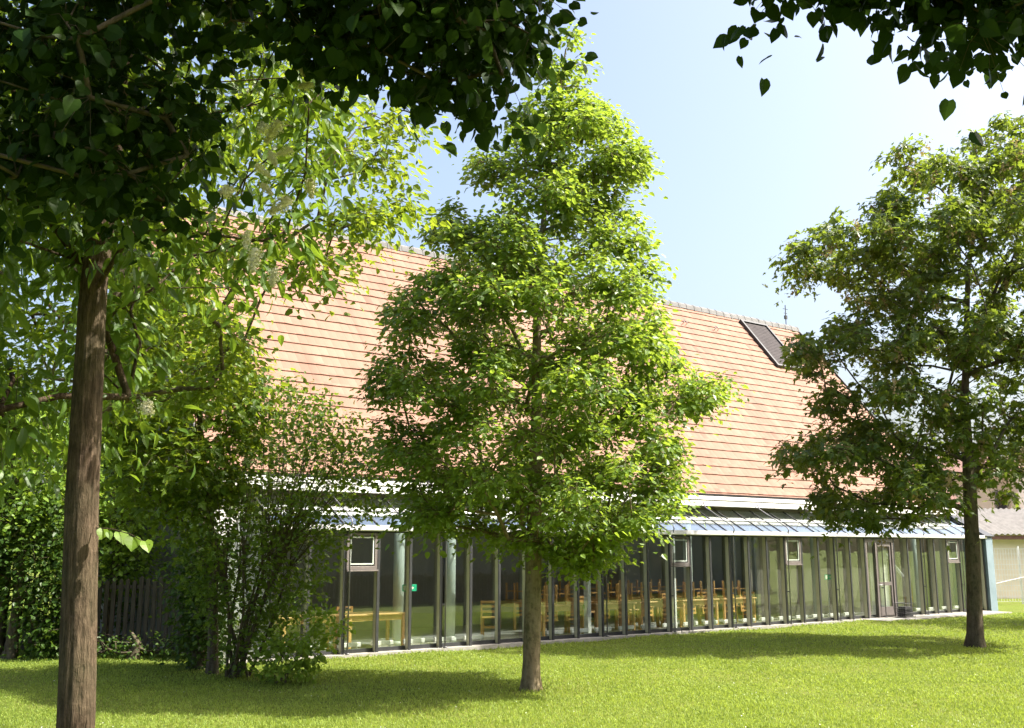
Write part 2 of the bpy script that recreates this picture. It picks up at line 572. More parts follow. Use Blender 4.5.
def tile_mat():
    m, out = new_mat('clay_tiles')
    b = nd(m, 'ShaderNodeBsdfPrincipled')
    tc = nd(m, 'ShaderNodeTexCoord')
    sep = nd(m, 'ShaderNodeSeparateXYZ')
    lk(m, tc.outputs['Object'], sep.inputs[0])
    cmb = nd(m, 'ShaderNodeCombineXYZ')
    fx = nd(m, 'ShaderNodeMath', operation='MULTIPLY'); fx.inputs[1].default_value = 1 / 0.23
    fz = nd(m, 'ShaderNodeMath', operation='MULTIPLY'); fz.inputs[1].default_value = 1 / (7.6 / 28)
    lk(m, sep.outputs[0], fx.inputs[0]); lk(m, sep.outputs[2], fz.inputs[0])
    flx = nd(m, 'ShaderNodeMath', operation='FLOOR'); flz = nd(m, 'ShaderNodeMath', operation='FLOOR')
    lk(m, fx.outputs[0], flx.inputs[0]); lk(m, fz.outputs[0], flz.inputs[0])
    lk(m, flx.outputs[0], cmb.inputs[0]); lk(m, flz.outputs[0], cmb.inputs[1])
    wn_ = nd(m, 'ShaderNodeTexWhiteNoise', noise_dimensions='2D')
    lk(m, cmb.outputs[0], wn_.inputs['Vector'])
    c1 = ramp(m, wn_.outputs[0], [(0.0, (0.20, 0.110, 0.078)), (0.5, (0.22, 0.124, 0.088)), (0.93, (0.245, 0.143, 0.104)), (1.0, (0.165, 0.085, 0.060))])
    # darker reddish-brown streaks running down the slope
    st = noise(m, 1.0, 5, .65, (1.4, .35, .28))
    c2 = mixc(m, ramp(m, st, [(0.48, (0, 0, 0)), (0.72, (.55, .55, .55))]), c1, (0.14, 0.064, 0.045))
    blot = noise(m, .45, 4, .6)
    c3 = mixc(m, ramp(m, blot, [(0.4, (0, 0, 0)), (0.75, (.35, .35, .35))]), c2, (0.24, 0.145, 0.108))
    lk(m, c3, b.inputs['Base Color'])
    b.inputs['Roughness'].default_value = .8
    b.inputs['Specular IOR Level'].default_value = .25
    fr = nd(m, 'ShaderNodeMath', operation='FRACT'); lk(m, fx.outputs[0], fr.inputs[0])
    pp = nd(m, 'ShaderNodeMath', operation='PINGPONG'); pp.inputs[1].default_value = .5
    lk(m, fr.outputs[0], pp.inputs[0])
    pw = nd(m, 'ShaderNodeMath', operation='POWER'); pw.inputs[1].default_value = .4
    lk(m, pp.outputs[0], pw.inputs[0])
    bp = nd(m, 'ShaderNodeBump'); bp.inputs['Strength'].default_value = .5; bp.inputs['Distance'].default_value = .02
    lk(m, pw.outputs[0], bp.inputs['Height'])
    bp2 = nd(m, 'ShaderNodeBump'); bp2.inputs['Strength'].default_value = .3; bp2.inputs['Distance'].default_value = .01
    lk(m, noise(m, 25, 4), bp2.inputs['Height']); lk(m, bp.outputs[0], bp2.inputs['Normal'])
    lk(m, bp2.outputs[0], b.inputs['Normal'])
    lk(m, b.outputs[0], out.inputs[0])
    return m
M['tiles'] = tile_mat()

# ------------------------------------------------------------------ ground
def lawn_mat():
    m, out = new_mat('lawn')
    b = nd(m, 'ShaderNodeBsdfPrincipled')
    n1 = noise(m, .5, 5, .7)
    n2 = noise(m, 14, 5, .8)
    c = ramp(m, n2, [(0.3, (0.055, 0.085, 0.012)), (0.7, (0.15, 0.19, 0.03))])
    lk(m, mixc(m, ramp(m, n1, [(0.45, (0, 0, 0)), (.75, (.5, .5, .5))]), c, (0.20, 0.19, 0.06)), b.inputs['Base Color'])
    b.inputs['Roughness'].default_value = .95
    b.inputs['Specular IOR Level'].default_value = .1
    bp = nd(m, 'ShaderNodeBump'); bp.inputs['Strength'].default_value = .8; bp.inputs['Distance'].default_value = .05
    lk(m, n2, bp.inputs['Height']); lk(m, bp.outputs[0], b.inputs['Normal'])
    lk(m, b.outputs[0], out.inputs[0])
    return m
M['lawn'] = lawn_mat()
def gz(x, y):
    return 0.03 * np.sin(x * .55 + 1.3) * np.cos(y * .42) + 0.015 * np.sin(x * 1.7 + y * 1.1) - 0.02

gx = np.concatenate([[-1500, -400, -120, -60], np.linspace(-34, 50, 106), [90, 200, 500, 1500]])
gy = np.concatenate([[-1500, -400, -100, -40], np.linspace(-14, 60, 94), [90, 200, 500, 1500]])
GX, GY = np.meshgrid(gx, gy)
GZ = np.where((np.abs(GX) < 60) & (GY > -20) & (GY < 65), gz(GX, GY), -0.02)
nx, ny = len(gx), len(gy)
idx = np.arange(nx * ny).reshape(ny, nx)
Fg = np.stack([idx[:-1, :-1], idx[:-1, 1:], idx[1:, 1:], idx[1:, :-1]], -1).reshape(-1, 4)
g = np_mesh('ground', np.stack([GX, GY, GZ], -1).reshape(-1, 3), [(Fg, 0)], [M['lawn']], None, True)
tag(g, kind='structure')

OX, OY = -3.37, 20.4
UX, UY, NX, NY = .8, .6, -.6, .8
RZ = math.atan2(.6, .8)
def to_loc(P):
    dx, dy = P[:, 0] - OX, P[:, 1] - OY
    return dx * UX + dy * UY, dx * NX + dy * NY
def to_world(t, d, z=0.0):
    return (OX + t * UX + d * NX, OY + t * UY + d * NY, z)

# grass blades, denser near the camera
def grass_mat():
    return leaf_mat('grass', (0.09, 0.15, 0.022), (0.27, 0.345, 0.07), (0.46, 0.58, 0.07), .38, .25, .8)
base_mid_xy = (0.28, 15.5)
def build_grass(n=300000):
    u = rng.random(n)
    Y = 10.5 * (34 / 10.5) ** (u ** 1.0)
    X = (rng.random(n) * 1.16 - .58) * Y
    k = (Y > 10.5) & (Y < 40)
    X, Y = X[k], Y[k]
    P = np.stack([X, Y, gz(X, Y)], 1)
    t, d = to_loc(P)
    P = P[~((d > -.19) & (t > -1.9)) & ~((t > 17.1) & (t < 24.2) & (d > -1.0))]
    n = len(P)
    # tufty height variation
    tuft = .5 + .5 * np.sin(P[:, 0] * 2.1 + np.sin(P[:, 1] * 1.7) * 2) * np.sin(P[:, 1] * 2.6 + np.sin(P[:, 0]) * 1.5)
    h = (.016 + .030 * tuft * rng.random(n) ** 2 + .018 * rng.random(n))
    for bx, by in ((base_mid_xy[0], base_mid_xy[1]), (10.2, 22.7), (-4.63, 17.3)):
        h *= 1 + 2.2 * rng.random(n) * np.exp(-((P[:, 0] - bx) ** 2 + (P[:, 1] - by) ** 2) / .07)
    h *= 1 + 1.3 * rng.random(n) * np.exp(-np.maximum(-to_loc(P)[1] - .2, 0) / .12) * (to_loc(P)[0] > -1.9) * (to_loc(P)[0] < 17)
    wd = .0038 + .0004 * (P[:, 1] - 10)
    a = rng.uniform(0, 2 * np.pi, n)
    side = np.stack([np.cos(a), np.sin(a), np.zeros(n)], 1) * wd[:, None]
    lean = rng.normal(0, .5, (n, 2)) * h[:, None]
    tip = P + np.stack([lean[:, 0], lean[:, 1], h], 1)
    midp = P + np.stack([lean[:, 0] * .3, lean[:, 1] * .3, h * .6], 1)
    V = np.stack([P - side, P + side, midp + side * .8, tip, midp - side * .8], 1).reshape(-1, 3)
    base = (np.arange(n) * 5)[:, None]
    Fq = np.concatenate([base + np.array([[0, 1, 2, 4]])])
    Ft = base + np.array([[4, 2, 3]])
    o = np_mesh('grass', V, [(Fq, 0), (Ft, 0)], [grass_mat()])
    tag(o, 'short sunlit lawn grass in front of the glass hall', 'grass', kind='stuff')
build_grass()
def build_flecks(n=520):
    Y = 11 + rng.random(n) ** 1.3 * 12
    X = (rng.random(n) * 1.1 - .55) * Y
    patch = np.sin(X * 1.3 + 2) + np.sin(Y * 1.9 + X * .7)
    k = patch > rng.uniform(-1.6, 1.2, n)
    X, Y = X[k], Y[k]
    P = np.stack([X, Y, gz(X, Y)], 1)
    t, d = to_loc(P)
    P = P[d < -.6]
    P[:, 2] += rng.uniform(.03, .05, len(P))
    V, Fa = place_leaves(P, np.array([0, -.4, 1.0]) + rng.normal(0, .4, (len(P), 3)), rng.normal(0, 1, (len(P), 3)), rng.uniform(.008, .018, len(P)), LEAF_FAR)
    o = np_mesh('clover_flowers', V, [(Fa, 0)], [M['white']])
    tag(o, 'tiny pale clover flowers scattered through the lawn', 'flowers', kind='stuff')
build_flecks()

pm = MB()
def path_poly(pts, z0, z1, name, mat):
    b = MB()
    w = [to_world(*p)[:2] for p in pts]
    b.prism(w, 2, z0, z1)
    return tag(b.build(name, mat), kind='structure')
path_poly([(-1.7, -.0), (-1.7, -.2), (17.1, -.2), (17.1, -.0)], -.1, .03, 'kerb_strip', M['concrete'])
path_poly([(17.1, -.0), (17.1, -.95), (24.2, -1.0), (24.2, -.0)], -.1, .03, 'path', M['concrete'])

# ------------------------------------------------------------------ the hall
hall = empty('hall_building', (OX, OY, 0), RZ)
tag(hall, 'long hall with steep salmon tiled roof above a lean-to glass conservatory', 'building')
PT = 0.763
T0, T1 = -1.53, 24.42            # glass front
B0, B1, EY, EZ, RY, RZ_ = -2.35, 24.6, 1.0, 3.62, 7.42, 11.2
SL = math.atan2(RZ_ - EZ, RY - 1.2)
MB().box(B0, B1, 0.02, 13.4, -.1, .03).build('floor', M['floor'], hall)
# mullions with an inner fin and a dark front cap
for k in range(-2, 33):
    t = k * PT
    if k == 24: continue
    b = MB()
    b.box(t - .022, t + .022, -.048, .075, .05, 2.40, 0, .004)
    b.box(t - .030, t + .030, -.075, -.050, .0, 2.40, 1, .004)
    b.build('mullion', [M['fin'], M['darkmetal']], hall)
MB().box(T0, T1, .06, .15, .02, .11, 0, .004).build('sill_rail', M['darkmetal'], hall)
b = MB().box(T0 - .03, T1 + .05, -.02, .16, 2.40, 2.50, 0, .004)
b.build('top_beam', M['darkmetal'], hall)
b = MB().prism([(-.17, 2.45), (-.155, 2.43), (-.06, 2.43), (-.03, 2.46), (-.03, 2.545), (-.045, 2.545), (-.05, 2.475), (-.15, 2.475), (-.155, 2.55), (-.17, 2.55)], 0, T0 - .1, T1 + .15)
b.build('gutter', M['gutter'], hall)
DOORK = (23, 24)   # door occupies two bays
for k in range(-2, 32):
    if k in (23, 24): continue
    a0, a1 = k * PT + .025, (k + 1) * PT - .025
    if k in (0, 12, 18, 29):
        # top hung vent window with its frame, pane below
        gmat = M['frame']
        fo = MB()
        z0, z1 = 1.66, 2.39
        fo.box(a0 + .01, a1 - .01, -.07, .03, z1 - .05, z1, 0, .005).box(a0 + .01, a1 - .01, -.07, .03, z0, z0 + .07, 0, .005)
        fo.box(a0 + .01, a0 + .07, -.069, .029, z0 + .07, z1 - .05).box(a1 - .07, a1 - .01, -.069, .029, z0 + .07, z1 - .05)
        fo.box(a0 - .01, a1 + .01, -.09, -.05, z0 - .035, z0 - .003, 0, .004)
        w = fo.build('vent_window', gmat, hall)
        fi = MB()
        fi.box(a0 + .085, a1 - .085, -.055, -.02, z1 - .10, z1 - .075).box(a0 + .085, a1 - .085, -.055, -.02, z0 + .10, z0 + .125)
        fi.box(a0 + .085, a0 + .11, -.054, -.021, z0 + .125, z1 - .10).box(a1 - .11, a1 - .085, -.054, -.021, z0 + .125, z1 - .10)
        fi.build('sash', M['pillar'], w)
        MB().box(a0 + .11, a1 - .11, -.04, -.034, z0 + .126, z1 - .101).build('pane', M['glass'], w)
        MB().box(a0, a1, -.004, .004, .112, z0 - .037).build('glass_pane', M['glass'], hall)
    else:
        MB().box(a0, a1, .05, .058, .112, 2.398).build('glass_pane', M['glass'], hall)
# door bay
d0, d1 = 23 * PT + .04, 25 * PT - .04
dm = MB().box(d0, d1, -.07, .05, 2.28, 2.395, 0, .005).box(d0, d0 + .07, -.07, .05, .05, 2.28).box(d1 - .07, d1, -.07, .05, .05, 2.28)
dm.box(d0 + .5, d0 + .57, -.068, .048, .05, 2.28)
door_frame = dm.build('door_frame', M['frame'], hall)
dl = MB()
e0, e1 = d0 + .575, d1 - .075
dl.box(e0, e0 + .09, -.04, .01, .06, 2.27).box(e1 - .09, e1, -.04, .01, .06, 2.27).box(e0 + .09, e1 - .09, -.04, .01, 2.16, 2.27)
dl.box(e0 + .09, e1 - .09, -.04, .01, .06, .34).box(e0 + .09, e1 - .09, -.04, .01, .98, 1.08)
door = dl.build('door', M['frame'], hall)
MB().box(e0 + .091, e1 - .091, -.018, -.012, .341, .979).build('pane', M['glass'], door)
MB().box(e0 + .091, e1 - .091, -.018, -.012, 1.081, 2.159).build('pane', M['glass'], door)
MB().tube([(e0 + .045, -.04, 1.0), (e0 + .045, -.09, 1.0), (e0 + .17, -.09, 1.0)], .012, 8).build('handle', M['gutter'], door)
MB().box(d0 + .071, d0 + .499, -.018, -.012, .06, 2.279).build('glass_pane', M['glass'], hall)
# curtain inside the door bay
cv = []
nC = 40
for i in range(nC + 1):
    x = d0 + .75 + (.9) * i / nC
    cv.append((x, .32 + .03 * math.sin(i * 1.1) + .01 * math.sin(i * 2.7)))
poly = cv + [(x, y + .006) for x, y in cv[::-1]]
cb = MB()
n = len(cv)
V = [(x, y, z) for z in (.08, 2.3) for x, y in cv]
cb.add(V, [(i, i + 1, n + i + 1, n + i) for i in range(n - 1)])
co = cb.build('curtain', M['white'], hall)
co.modifiers.new('thickness', 'SOLIDIFY').thickness = .006
# support rods along the front and the glass roof
g0, g1 = (-.03, 2.52), (1.12, 3.17)       # glass roof lower and upper edge (depth, height)
for k in range(0, 33, 3):
    t = k * PT + .07 - (.02 if k > 20 else 0)
    if k == 24: t -= .02
    b = MB()
    b.tube([(t, -.13, .04), (t, -.13, 2.35), (t, -.15, 2.46), (t, -.19, 2.58), (t, -.16, 2.66), (t, -.06, 2.72), (t, .82, 3.22), (t, .885, 3.36)], .015, 8)
    b.box(t - .02, t + .02, -.13, -.045, .9, .93).box(t - .03, t + .03, -.17, -.09, .035, .06)
    b.build('support_rod', M['rod'], hall, True)
# glass roof
def slope_box(b, t0_, t1_, a, c, th, up=0.0, mi=0):
    (y0, z0), (y1, z1) = a, c
    L = math.hypot(y1 - y0, z1 - z0); ny_, nz_ = -(z1 - z0) / L, (y1 - y0) / L
    q = [(y0 + ny_ * up, z0 + nz_ * up), (y1 + ny_ * up, z1 + nz_ * up), (y1 + ny_ * (up + th), z1 + nz_ * (up + th)), (y0 + ny_ * (up + th), z0 + nz_ * (up + th))]
    b.prism(q, 0, t0_, t1_, mi)
for k in range(-2, 33):
    t = k * PT
    b = MB()
    slope_box(b, t - .013, t + .013, g0, g1, .058, -.034)
    b.build('rafter', M['darkmetal'], hall)
    if k < 32:
        b = MB()
        slope_box(b, t + .015, t + PT - .015, g0, g1, .008, 0)
        b.build('roof_pane', M['roofglass'], hall)
b = MB()
slope_box(b, T0, T1, (.545, 2.8355 + .012), (.575, 2.852 + .012), .018, .002)
b.build('roof_bar', M['gutter'], hall)
# end panels of the lean-to
b = MB()
b.prism([(-.02, 0), (1.15, 0), (1.15, 3.15), (-.02, 2.5)], 0, T0 - .05, T0 - .035)
b.build('end_pane', M['glass'], hall)
b = MB()
b.prism([(-.16, 0), (1.16, 0), (1.16, 3.2), (-.06, 2.56), (-.16, 2.44)], 0, T1 + .06, T1 + .50)
b.build('end_panel', M['zinc'], hall)
b = MB()
slope_box(b, T1 + .03, T1 + .56, (-.2, 2.47), (1.2, 3.24), .03, .03)
b.build('end_flashing', M['darkmetal'], hall)
# upper wall, fascia, eaves
MB().box(B0, B1, 1.15, 1.38, 3.05, 3.60).build('beam_wall', M['beige'], hall)
b = MB().box(B0, B1, .91, 1.145, 3.26, 3.42, 0, .006).box(B0, B1, .89, 1.144, 3.43, 3.535, 0, .006)
b.build('fascia', M['white'], hall)
MB().box(B0, T0 - .06, 1.15, 1.38, 0, 3.05).build('wall', M['plaster'], hall)
b = MB().prism([(.88, 3.60), (.90, 3.555), (.99, 3.54), (1.04, 3.59), (1.02, 3.60), (.98, 3.56), (.92, 3.575), (.895, 3.605)], 0, B0 - .1, B1 + .1)
b.build('eaves_gutter', M['darkmetal'], hall)
# gables and back
gp = [(1.38, 0), (13.4, 0), (13.4, 3.6), (RY, RZ_ - .15), (1.38, 3.75)]
MB().prism(gp, 0, B0 + .02, B0 + .24).build('gable_wall', M['oldwall'], hall)
gp2 = [(1.15, 0), (13.4, 0), (13.4, 3.6), (RY, RZ_ - .15), (1.15, 3.55)]
MB().prism(gp2, 0, B1 - .26, B1 - .04).build('gable_wall', M['plaster'], hall)
MB().box(B0 + .25, B1 - .27, 13.1, 13.38, .03, 3.6).build('back_wall', M['plaster'], hall)
MB().box(B0 + .25, B1 - .27, 5.0, 5.2, .03, 3.3).build('inner_wall', M['greywall'], hall)
MB().box(14.6, B1 - .27, 1.9, 2.05, .03, 3.3).build('inner_wall', M['beige'], hall)
MB().box(B0 + .25, B1 - .27, 1.39, 13.0, 3.32, 3.42).build('ceiling', M['greywall'], hall)
# tiled roof: overlapping courses with a real lip
NC = 28
def course_roof(y0, z0, y1, z1, name, sgn):
    L = math.hypot(y1 - y0, z1 - z0)
    dy, dz = (y1 - y0) / L, (z1 - z0) / L
    ny_, nz_ = -dz * sgn, dy * sgn
    if nz_ < 0: ny_, nz_ = -ny_, -nz_
    xs = np.arange(B0 - .15, B1 + .15 + 1e-6, .23)
    V, Fq = [], []
    step = L / NC
    lip = .033
    rws = []
    for r in range(NC):
        for which in (0, 1, 2):
            row = []
            for i, x in enumerate(xs):
                jit = rng.normal(0, .004)
                if which == 0: s, h = r * step - .02, 0.0           # under the lip
                elif which == 1: s, h = r * step - .02 + jit, lip + jit * .7
                else: s, h = (r + 1) * step, .002
                row.append(len(V))
                V.append((x, y0 + dy * s + ny_ * h, z0 + dz * s + nz_ * h))
            rws.append(row)
    for a, c in zip(rws[:-1], rws[1:]):
        for i in range(len(xs) - 1):
            Fq.append((a[i], a[i + 1], c[i + 1], c[i]))
    # underside
    b0 = len(V)
    for s in (0, L):
        for x in (xs[0], xs[-1]):
            V.append((x, y0 + dy * s - ny_ * .10, z0 + dz * s - nz_ * .10))
    Fq.append((b0, b0 + 1, b0 + 3, b0 + 2))
    return np_mesh(name, np.array(V), [(np.array(Fq), 0)], [M['tiles']], hall)
roof = course_roof(1.0, EZ - .2 * math.tan(SL) + .02, RY, RZ_, 'roof', 1)
course_roof(RY + (RY - 1.0), EZ - .2 * math.tan(SL) + .02, RY, RZ_, 'roof', 1)
# verge boards
for x in (B0 - .19, B1 + .13):
    b = MB()
    slope_box(b, x, x + .04, (1.0, EZ - .22), (RY, RZ_ - .02), .14, -.07)
    b.build('verge_board', M['darkmetal'], roof)
# ridge tiles
b = MB()
x = B0 - .18
while x < B1 + .15:
    w = .42
    q = [(RY - .17, RZ_ - .14), (RY - .13, RZ_ + .02), (RY - .05, RZ_ + .085), (RY + .05, RZ_ + .085), (RY + .13, RZ_ + .02), (RY + .17, RZ_ - .14)]
    dz = random.uniform(-.008, .008)
    b.prism([(p[0], p[1] + dz) for p in q], 0, x, x + w - .012)
    b.prism([(RY + (p[0] - RY) * 1.1, RZ_ + (p[1] - RZ_) * 1.15 + dz) for p in q], 0, x + w - .09, x + w - .02)
    x += w
b.build('ridge_cap', M['ridge'], roof)
def on_slope(s, h=0.0):
    """s metres up from eaves line (1.2, 3.62) along the slope"""
    return (1.2 + math.cos(SL) * s - math.sin(SL) * h, EZ + math.sin(SL) * s + math.cos(SL) * h)
# louvred roof window
s1, s0 = (10.95 - EZ) / math.sin(SL), (8.85 - EZ) / math.sin(SL)
b = MB()
fa, fb = on_slope(s0, .04), on_slope(s1, .04)
for (x0, x1, sa, sb) in ((20.85, 20.95, s0, s1), (22.35, 22.45, s0, s1), (20.95, 22.35, s0, s0 + .09), (20.95, 22.35, s1 - .09, s1)):
    slope_box(b, x0, x1, on_slope(sa), on_slope(sb), .12, .02)
rw = b.build('roof_window', M['darkmetal'], roof)
b = MB()
slope_box(b, 20.96, 22.34, on_slope(s0 + .1), on_slope(s1 - .1), .03, .05)
nn_ = 24
for i in range(nn_):
    s = s0 + .12 + (s1 - s0 - .24) * i / nn_
    slope_box(b, 20.97, 22.33, on_slope(s), on_slope(s + .05), .006, .083)
b.build('louvre', M['panel'], rw)
b = MB()
for i in range(3):
    a = on_slope(6.95 - i * 0)
for x in (17.0, 18.7, 15.2, 13.4, 23.2):
    hb = MB()
    s = 8.45
    (y0, z0), (y1, z1), (y2, z2) = on_slope(s, .05), on_slope(s, .16), on_slope(s + .14, .17)
    hb.tube([(x - .09, y0, z0), (x - .09, y1, z1), (x, y2, z2), (x + .09, y1, z1), (x + .09, y0, z0)], .014, 5)
    hb.build('roof_hook', M['rod'], roof)
b = MB()
b.tube([(24.1, RY, RZ_ + .05), (24.1, RY, RZ_ + .95)], .018, 6)
b.tube([(23.95, RY, RZ_ + .78), (24.25, RY, RZ_ + .78)], .012, 5).tube([(24.0, RY, RZ_ + .60), (24.2, RY, RZ_ + .60)], .012, 5)
b.box(24.04, 24.16, RY - .04, RY + .04, RZ_ + .35, RZ_ + .5)
b.build('antenna', M['black'], roof)
# round pillars inside
def pillar(t, d, r=.13, mat='pillar'):
    b = MB()
    b.tube([(t, d, .03), (t, d, 2.96)], r, 20)
    b.tube([(t, d, .03), (t, d, .12)], r * 1.25, 20)
    b.build('pillar', M[mat], hall, True)
for t in (1.9, 3.25, 11.0, 16.6, 22.0):
    pillar(t, 1.05, .12)
for t, w in ((6.9, .10), (9.85, .10)):
    MB().box(t - w / 2, t + w / 2, .45, .60, .03, 2.7, 0, .006).build('post', M['white'], hall)
# diagonal brace seen through the far panes
MB().tube([(19.5, .9, 2.4), (21.0, .9, 1.2)], .05, 8).build('brace', M['gutter'], hall)
# low convectors behind the glass
for k in range(-1, 31, 1):
    if k in (23, 24) or k in (5, 6): continue
    t = k * PT + .1
    b = MB().box(t, t + .5, .30, .36, .12, .21, 0, .01).box(t + .05, t + .08, .33, .36, .03, .12).box(t + .42, t + .45, .33, .36, .03, .12)
    b.build('convector', M['white'], hall)
# inner sliding frame (dark uprights further in)
for t in (3.4, 6.5, 13.4, 14.3):
    MB().box(t - .04, t + .04, 1.45, 1.55, .03, 3.05, 0, .006).build('inner_post', M['darkmetal'], hall)
MB().box(B0 + .3, 14.5, 1.44, 1.56, 2.72, 2.82).build('inner_rail', M['darkmetal'], hall)

# ------------------------------------------------------------------ furniture inside
def make_table():
    r = empty('wooden_table')
    MB().box(-.7, .7, -.38, .38, .71, .745, 0, .008).build('tabletop', M['wood2'], r)
    b = MB().box(-.62, .62, -.32, -.295, .60, .71).box(-.62, .62, .295, .32, .60, .71).box(-.62, -.595, -.295, .295, .60, .71).box(.595, .62, -.295, .295, .60, .71)
    b.build('apron', M['wood2'], r)
    for sx in (-1, 1):
        for sy in (-1, 1):
            x, y = sx * .63, sy * .32
            MB().box(x - .03, x + .03, y - .03, y + .03, .03, .709, 0, .004).build('leg', M['wood2'], r)
    return r
def make_chair():
    """origin at the seat's underside corner frame; modelled upright"""
    r = empty('wooden_chair')
    MB().box(-.20, .20, -.20, .20, .43, .455, 0, .008).build('seat', M['wood'], r)
    for sx in (-1, 1):
        MB().box(sx * .175 - .02, sx * .175 + .02, -.195, -.155, 0, .43, 0, .003).build('leg', M['wood'], r)
        MB().prism([(.16, 0), (.20, 0), (.205, .43), (.235, .84), (.205, .84), (.17, .43)], 0, sx * .175 - .018, sx * .175 + .018).build('leg', M['wood'], r)
    b = MB()
    for z in (.56, .68, .78):
        b.box(-.155, .155, .195 + (z - .5) * .07, .215 + (z - .5) * .07, z, z + .055, 0, .004)
    b.build('backrest', M['wood'], r)
    MB().box(-.155, .155, -.185, -.165, .2, .23).box(-.155, .155, .17, .19, .2, .23).build('stretcher', M['wood'], r)
    return r
def copy_tree(o, parent=None):
    c = o.copy(); COL.objects.link(c)
    if parent: c.parent = parent
    for ch in list(o.children): copy_tree(ch, c)
    return c
tab0, ch0 = make_table(), make_chair()
first_t, first_c = [True], [True]
def put_table(t, d, rz, label):
    o = tab0 if first_t[0] else copy_tree(tab0)
    first_t[0] = False
    o.location = to_world(t, d, 0.0); o.rotation_euler = (0, 0, RZ + rz)
    tag(o, label, 'table', 'wooden tables standing inside the glass hall')
    return o
def put_chair(t, d, rz, label, on_table=True):
    o = ch0 if first_c[0] else copy_tree(ch0)
    first_c[0] = False
    if on_table:       # upside down, seat resting on the table top
        o.location = to_world(t, d, .748 + .457); o.rotation_euler = (math.pi, 0, RZ + rz)
    else:
        o.location = to_world(t, d, .03); o.rotation_euler = (0, 0, RZ + rz)
    tag(o, label, 'chair', 'wooden chairs inside the glass hall')
    return o
ORD = ['first', 'second', 'third', 'fourth', 'fifth', 'sixth', 'seventh', 'eighth']
tables = [(6.35, 1.35), (7.95, 1.25), (9.55, 1.35), (11.1, 1.3), (12.6, 1.25)]
for i, (t, d) in enumerate(tables):
    d -= .25
    put_table(t, d, random.uniform(-.04, .04), '%s wooden table from the left in the row loaded with upturned chairs' % ORD[i])
    q = 0
    for sx in (-.36, .30):
        for sy, rz in ((-.10, 0), (.22, math.pi)):
            if sy > 0: continue
            put_chair(t + sx, d + sy + .02, rz + random.uniform(-.08, .08),
                      'upturned wooden chair on the %s end of the %s table with chairs on top' % ('left' if sx < 0 else 'right', ORD[i]))
    put_chair(t + random.uniform(-.1, .1), d + .78, random.uniform(-.2, .2),
              'upright wooden chair standing just behind the %s table with chairs on top' % ORD[i], False)
    put_chair(t + .82, d + random.uniform(-.1, .2), random.choice((1.5, 3.0, -1.4)),
              'upright wooden chair beside the right end of the %s table with chairs on top' % ORD[i], False)
for i, (t, d) in enumerate([(7.0, 3.1), (8.9, 3.2), (10.7, 3.1), (12.4, 3.2)]):
    put_table(t, d, random.uniform(-.04, .04), '%s wooden table from the left in the shaded back row' % ORD[i])
    for sx in (-.34, .34):
        put_chair(t + sx, d, random.uniform(-.08, .08),
                  'upturned wooden chair on the %s end of the %s table of the shaded back row' % ('left' if sx < 0 else 'right', ORD[i]))
put_table(-.35, .85, 0, 'pale empty wooden table behind the leftmost panes of the glass front')
put_table(1.10, .87, 0, 'pale empty wooden table behind the small vent window at the left end')
put_chair(.75, 1.55, math.pi, 'wooden chair standing upright behind the pale empty tables at the left end', False)
put_chair(4.75, 1.6, 2.4, 'wooden chair standing upright behind the trunk of the middle tree', False)
put_chair(22.2, 1.3, 2.8, 'wooden chair standing upright behind the far right panes near the end', False)

# green emergency sign on a thin post just inside the glass
def sign(t, label):
    r = empty('exit_sign', to_world(t, .12, 0.03), RZ)
    tag(r, label, 'sign')
    MB().tube([(0, 0, 0), (0, 0, 1.28)], .016, 8).tube([(0, 0, 0), (0, 0, .02)], .07, 12).build('post', M['gutter'], r)
    MB().box(-.17, .17, -.035, -.02, 1.17, 1.31, 0, .003).build('plate', M['green_sign'], r)
    b = MB()
    b.box(-.155, -.06, -.0385, -.0355, 1.19, 1.29)
    # arrow and running figure in white
    b.add([(0.11, -.0385, 1.24), (.06, -.0385, 1.275), (.06, -.0385, 1.205)], [(0, 2, 1)])
    b.box(-.02, .06, -.0385, -.0355, 1.232, 1.248)
    b.build('symbol', M['white'], r)
    return r
sign(1.60, 'small green and white exit sign on a thin post behind the left panes')
sign(15.9, 'small green exit sign on a thin post far right behind the olive panes')

# wire basket with folded things beside the door
r = empty('wire_basket', to_world(18.85, -.45, .04), RZ)
tag(r, 'dark wire basket standing on the paving beside the glass door', 'basket')
b = MB()
for i in range(9):
    for (xa, ya, xb, yb) in ((-.3 + .075 * i, -.2, -.3 + .075 * i, -.2), (-.3 + .075 * i, .2, -.3 + .075 * i, .2)):
        b.tube([(xa * .85, ya * .85, 0), (xb, yb, .42)], .005, 4)
for i in range(6):
    for sx in (-.3, .3):
        y = -.2 + .08 * i
        b.tube([(sx * .85, y * .85, 0), (sx, y, .42)], .005, 4)
for z in (.0, .14, .28, .42):
    k = .85 + .15 * z / .42
    b.tube([(-.3 * k, -.2 * k, z), (.3 * k, -.2 * k, z), (.3 * k, .2 * k, z), (-.3 * k, .2 * k, z), (-.3 * k, -.2 * k, z)], .008, 5)
b.build('mesh_cage', M['rod'], r)
b = MB()
for i in range(5):
    b.box(-.2 + .01 * i, .2 - .012 * i, -.13, .12, .02 + .06 * i, .075 + .06 * i, 0, .015)
b.build('contents', M['black'], r)
# boot scraper
r = empty('boot_scraper', to_world(9.25, -.45, .03), RZ)
tag(r, 'little black boot scraper on the kerb below the paired vent window', 'boot scraper')
b = MB().tube([(-.13, 0, 0), (-.13, 0, .11), (-.17, 0, .14)], .009, 6).tube([(.13, 0, 0), (.13, 0, .11), (.17, 0, .14)], .009, 6)
b.build('bracket', M['black'], r)
MB().box(-.14, .14, -.005, .005, .07, .11).build('blade', M['black'], r)

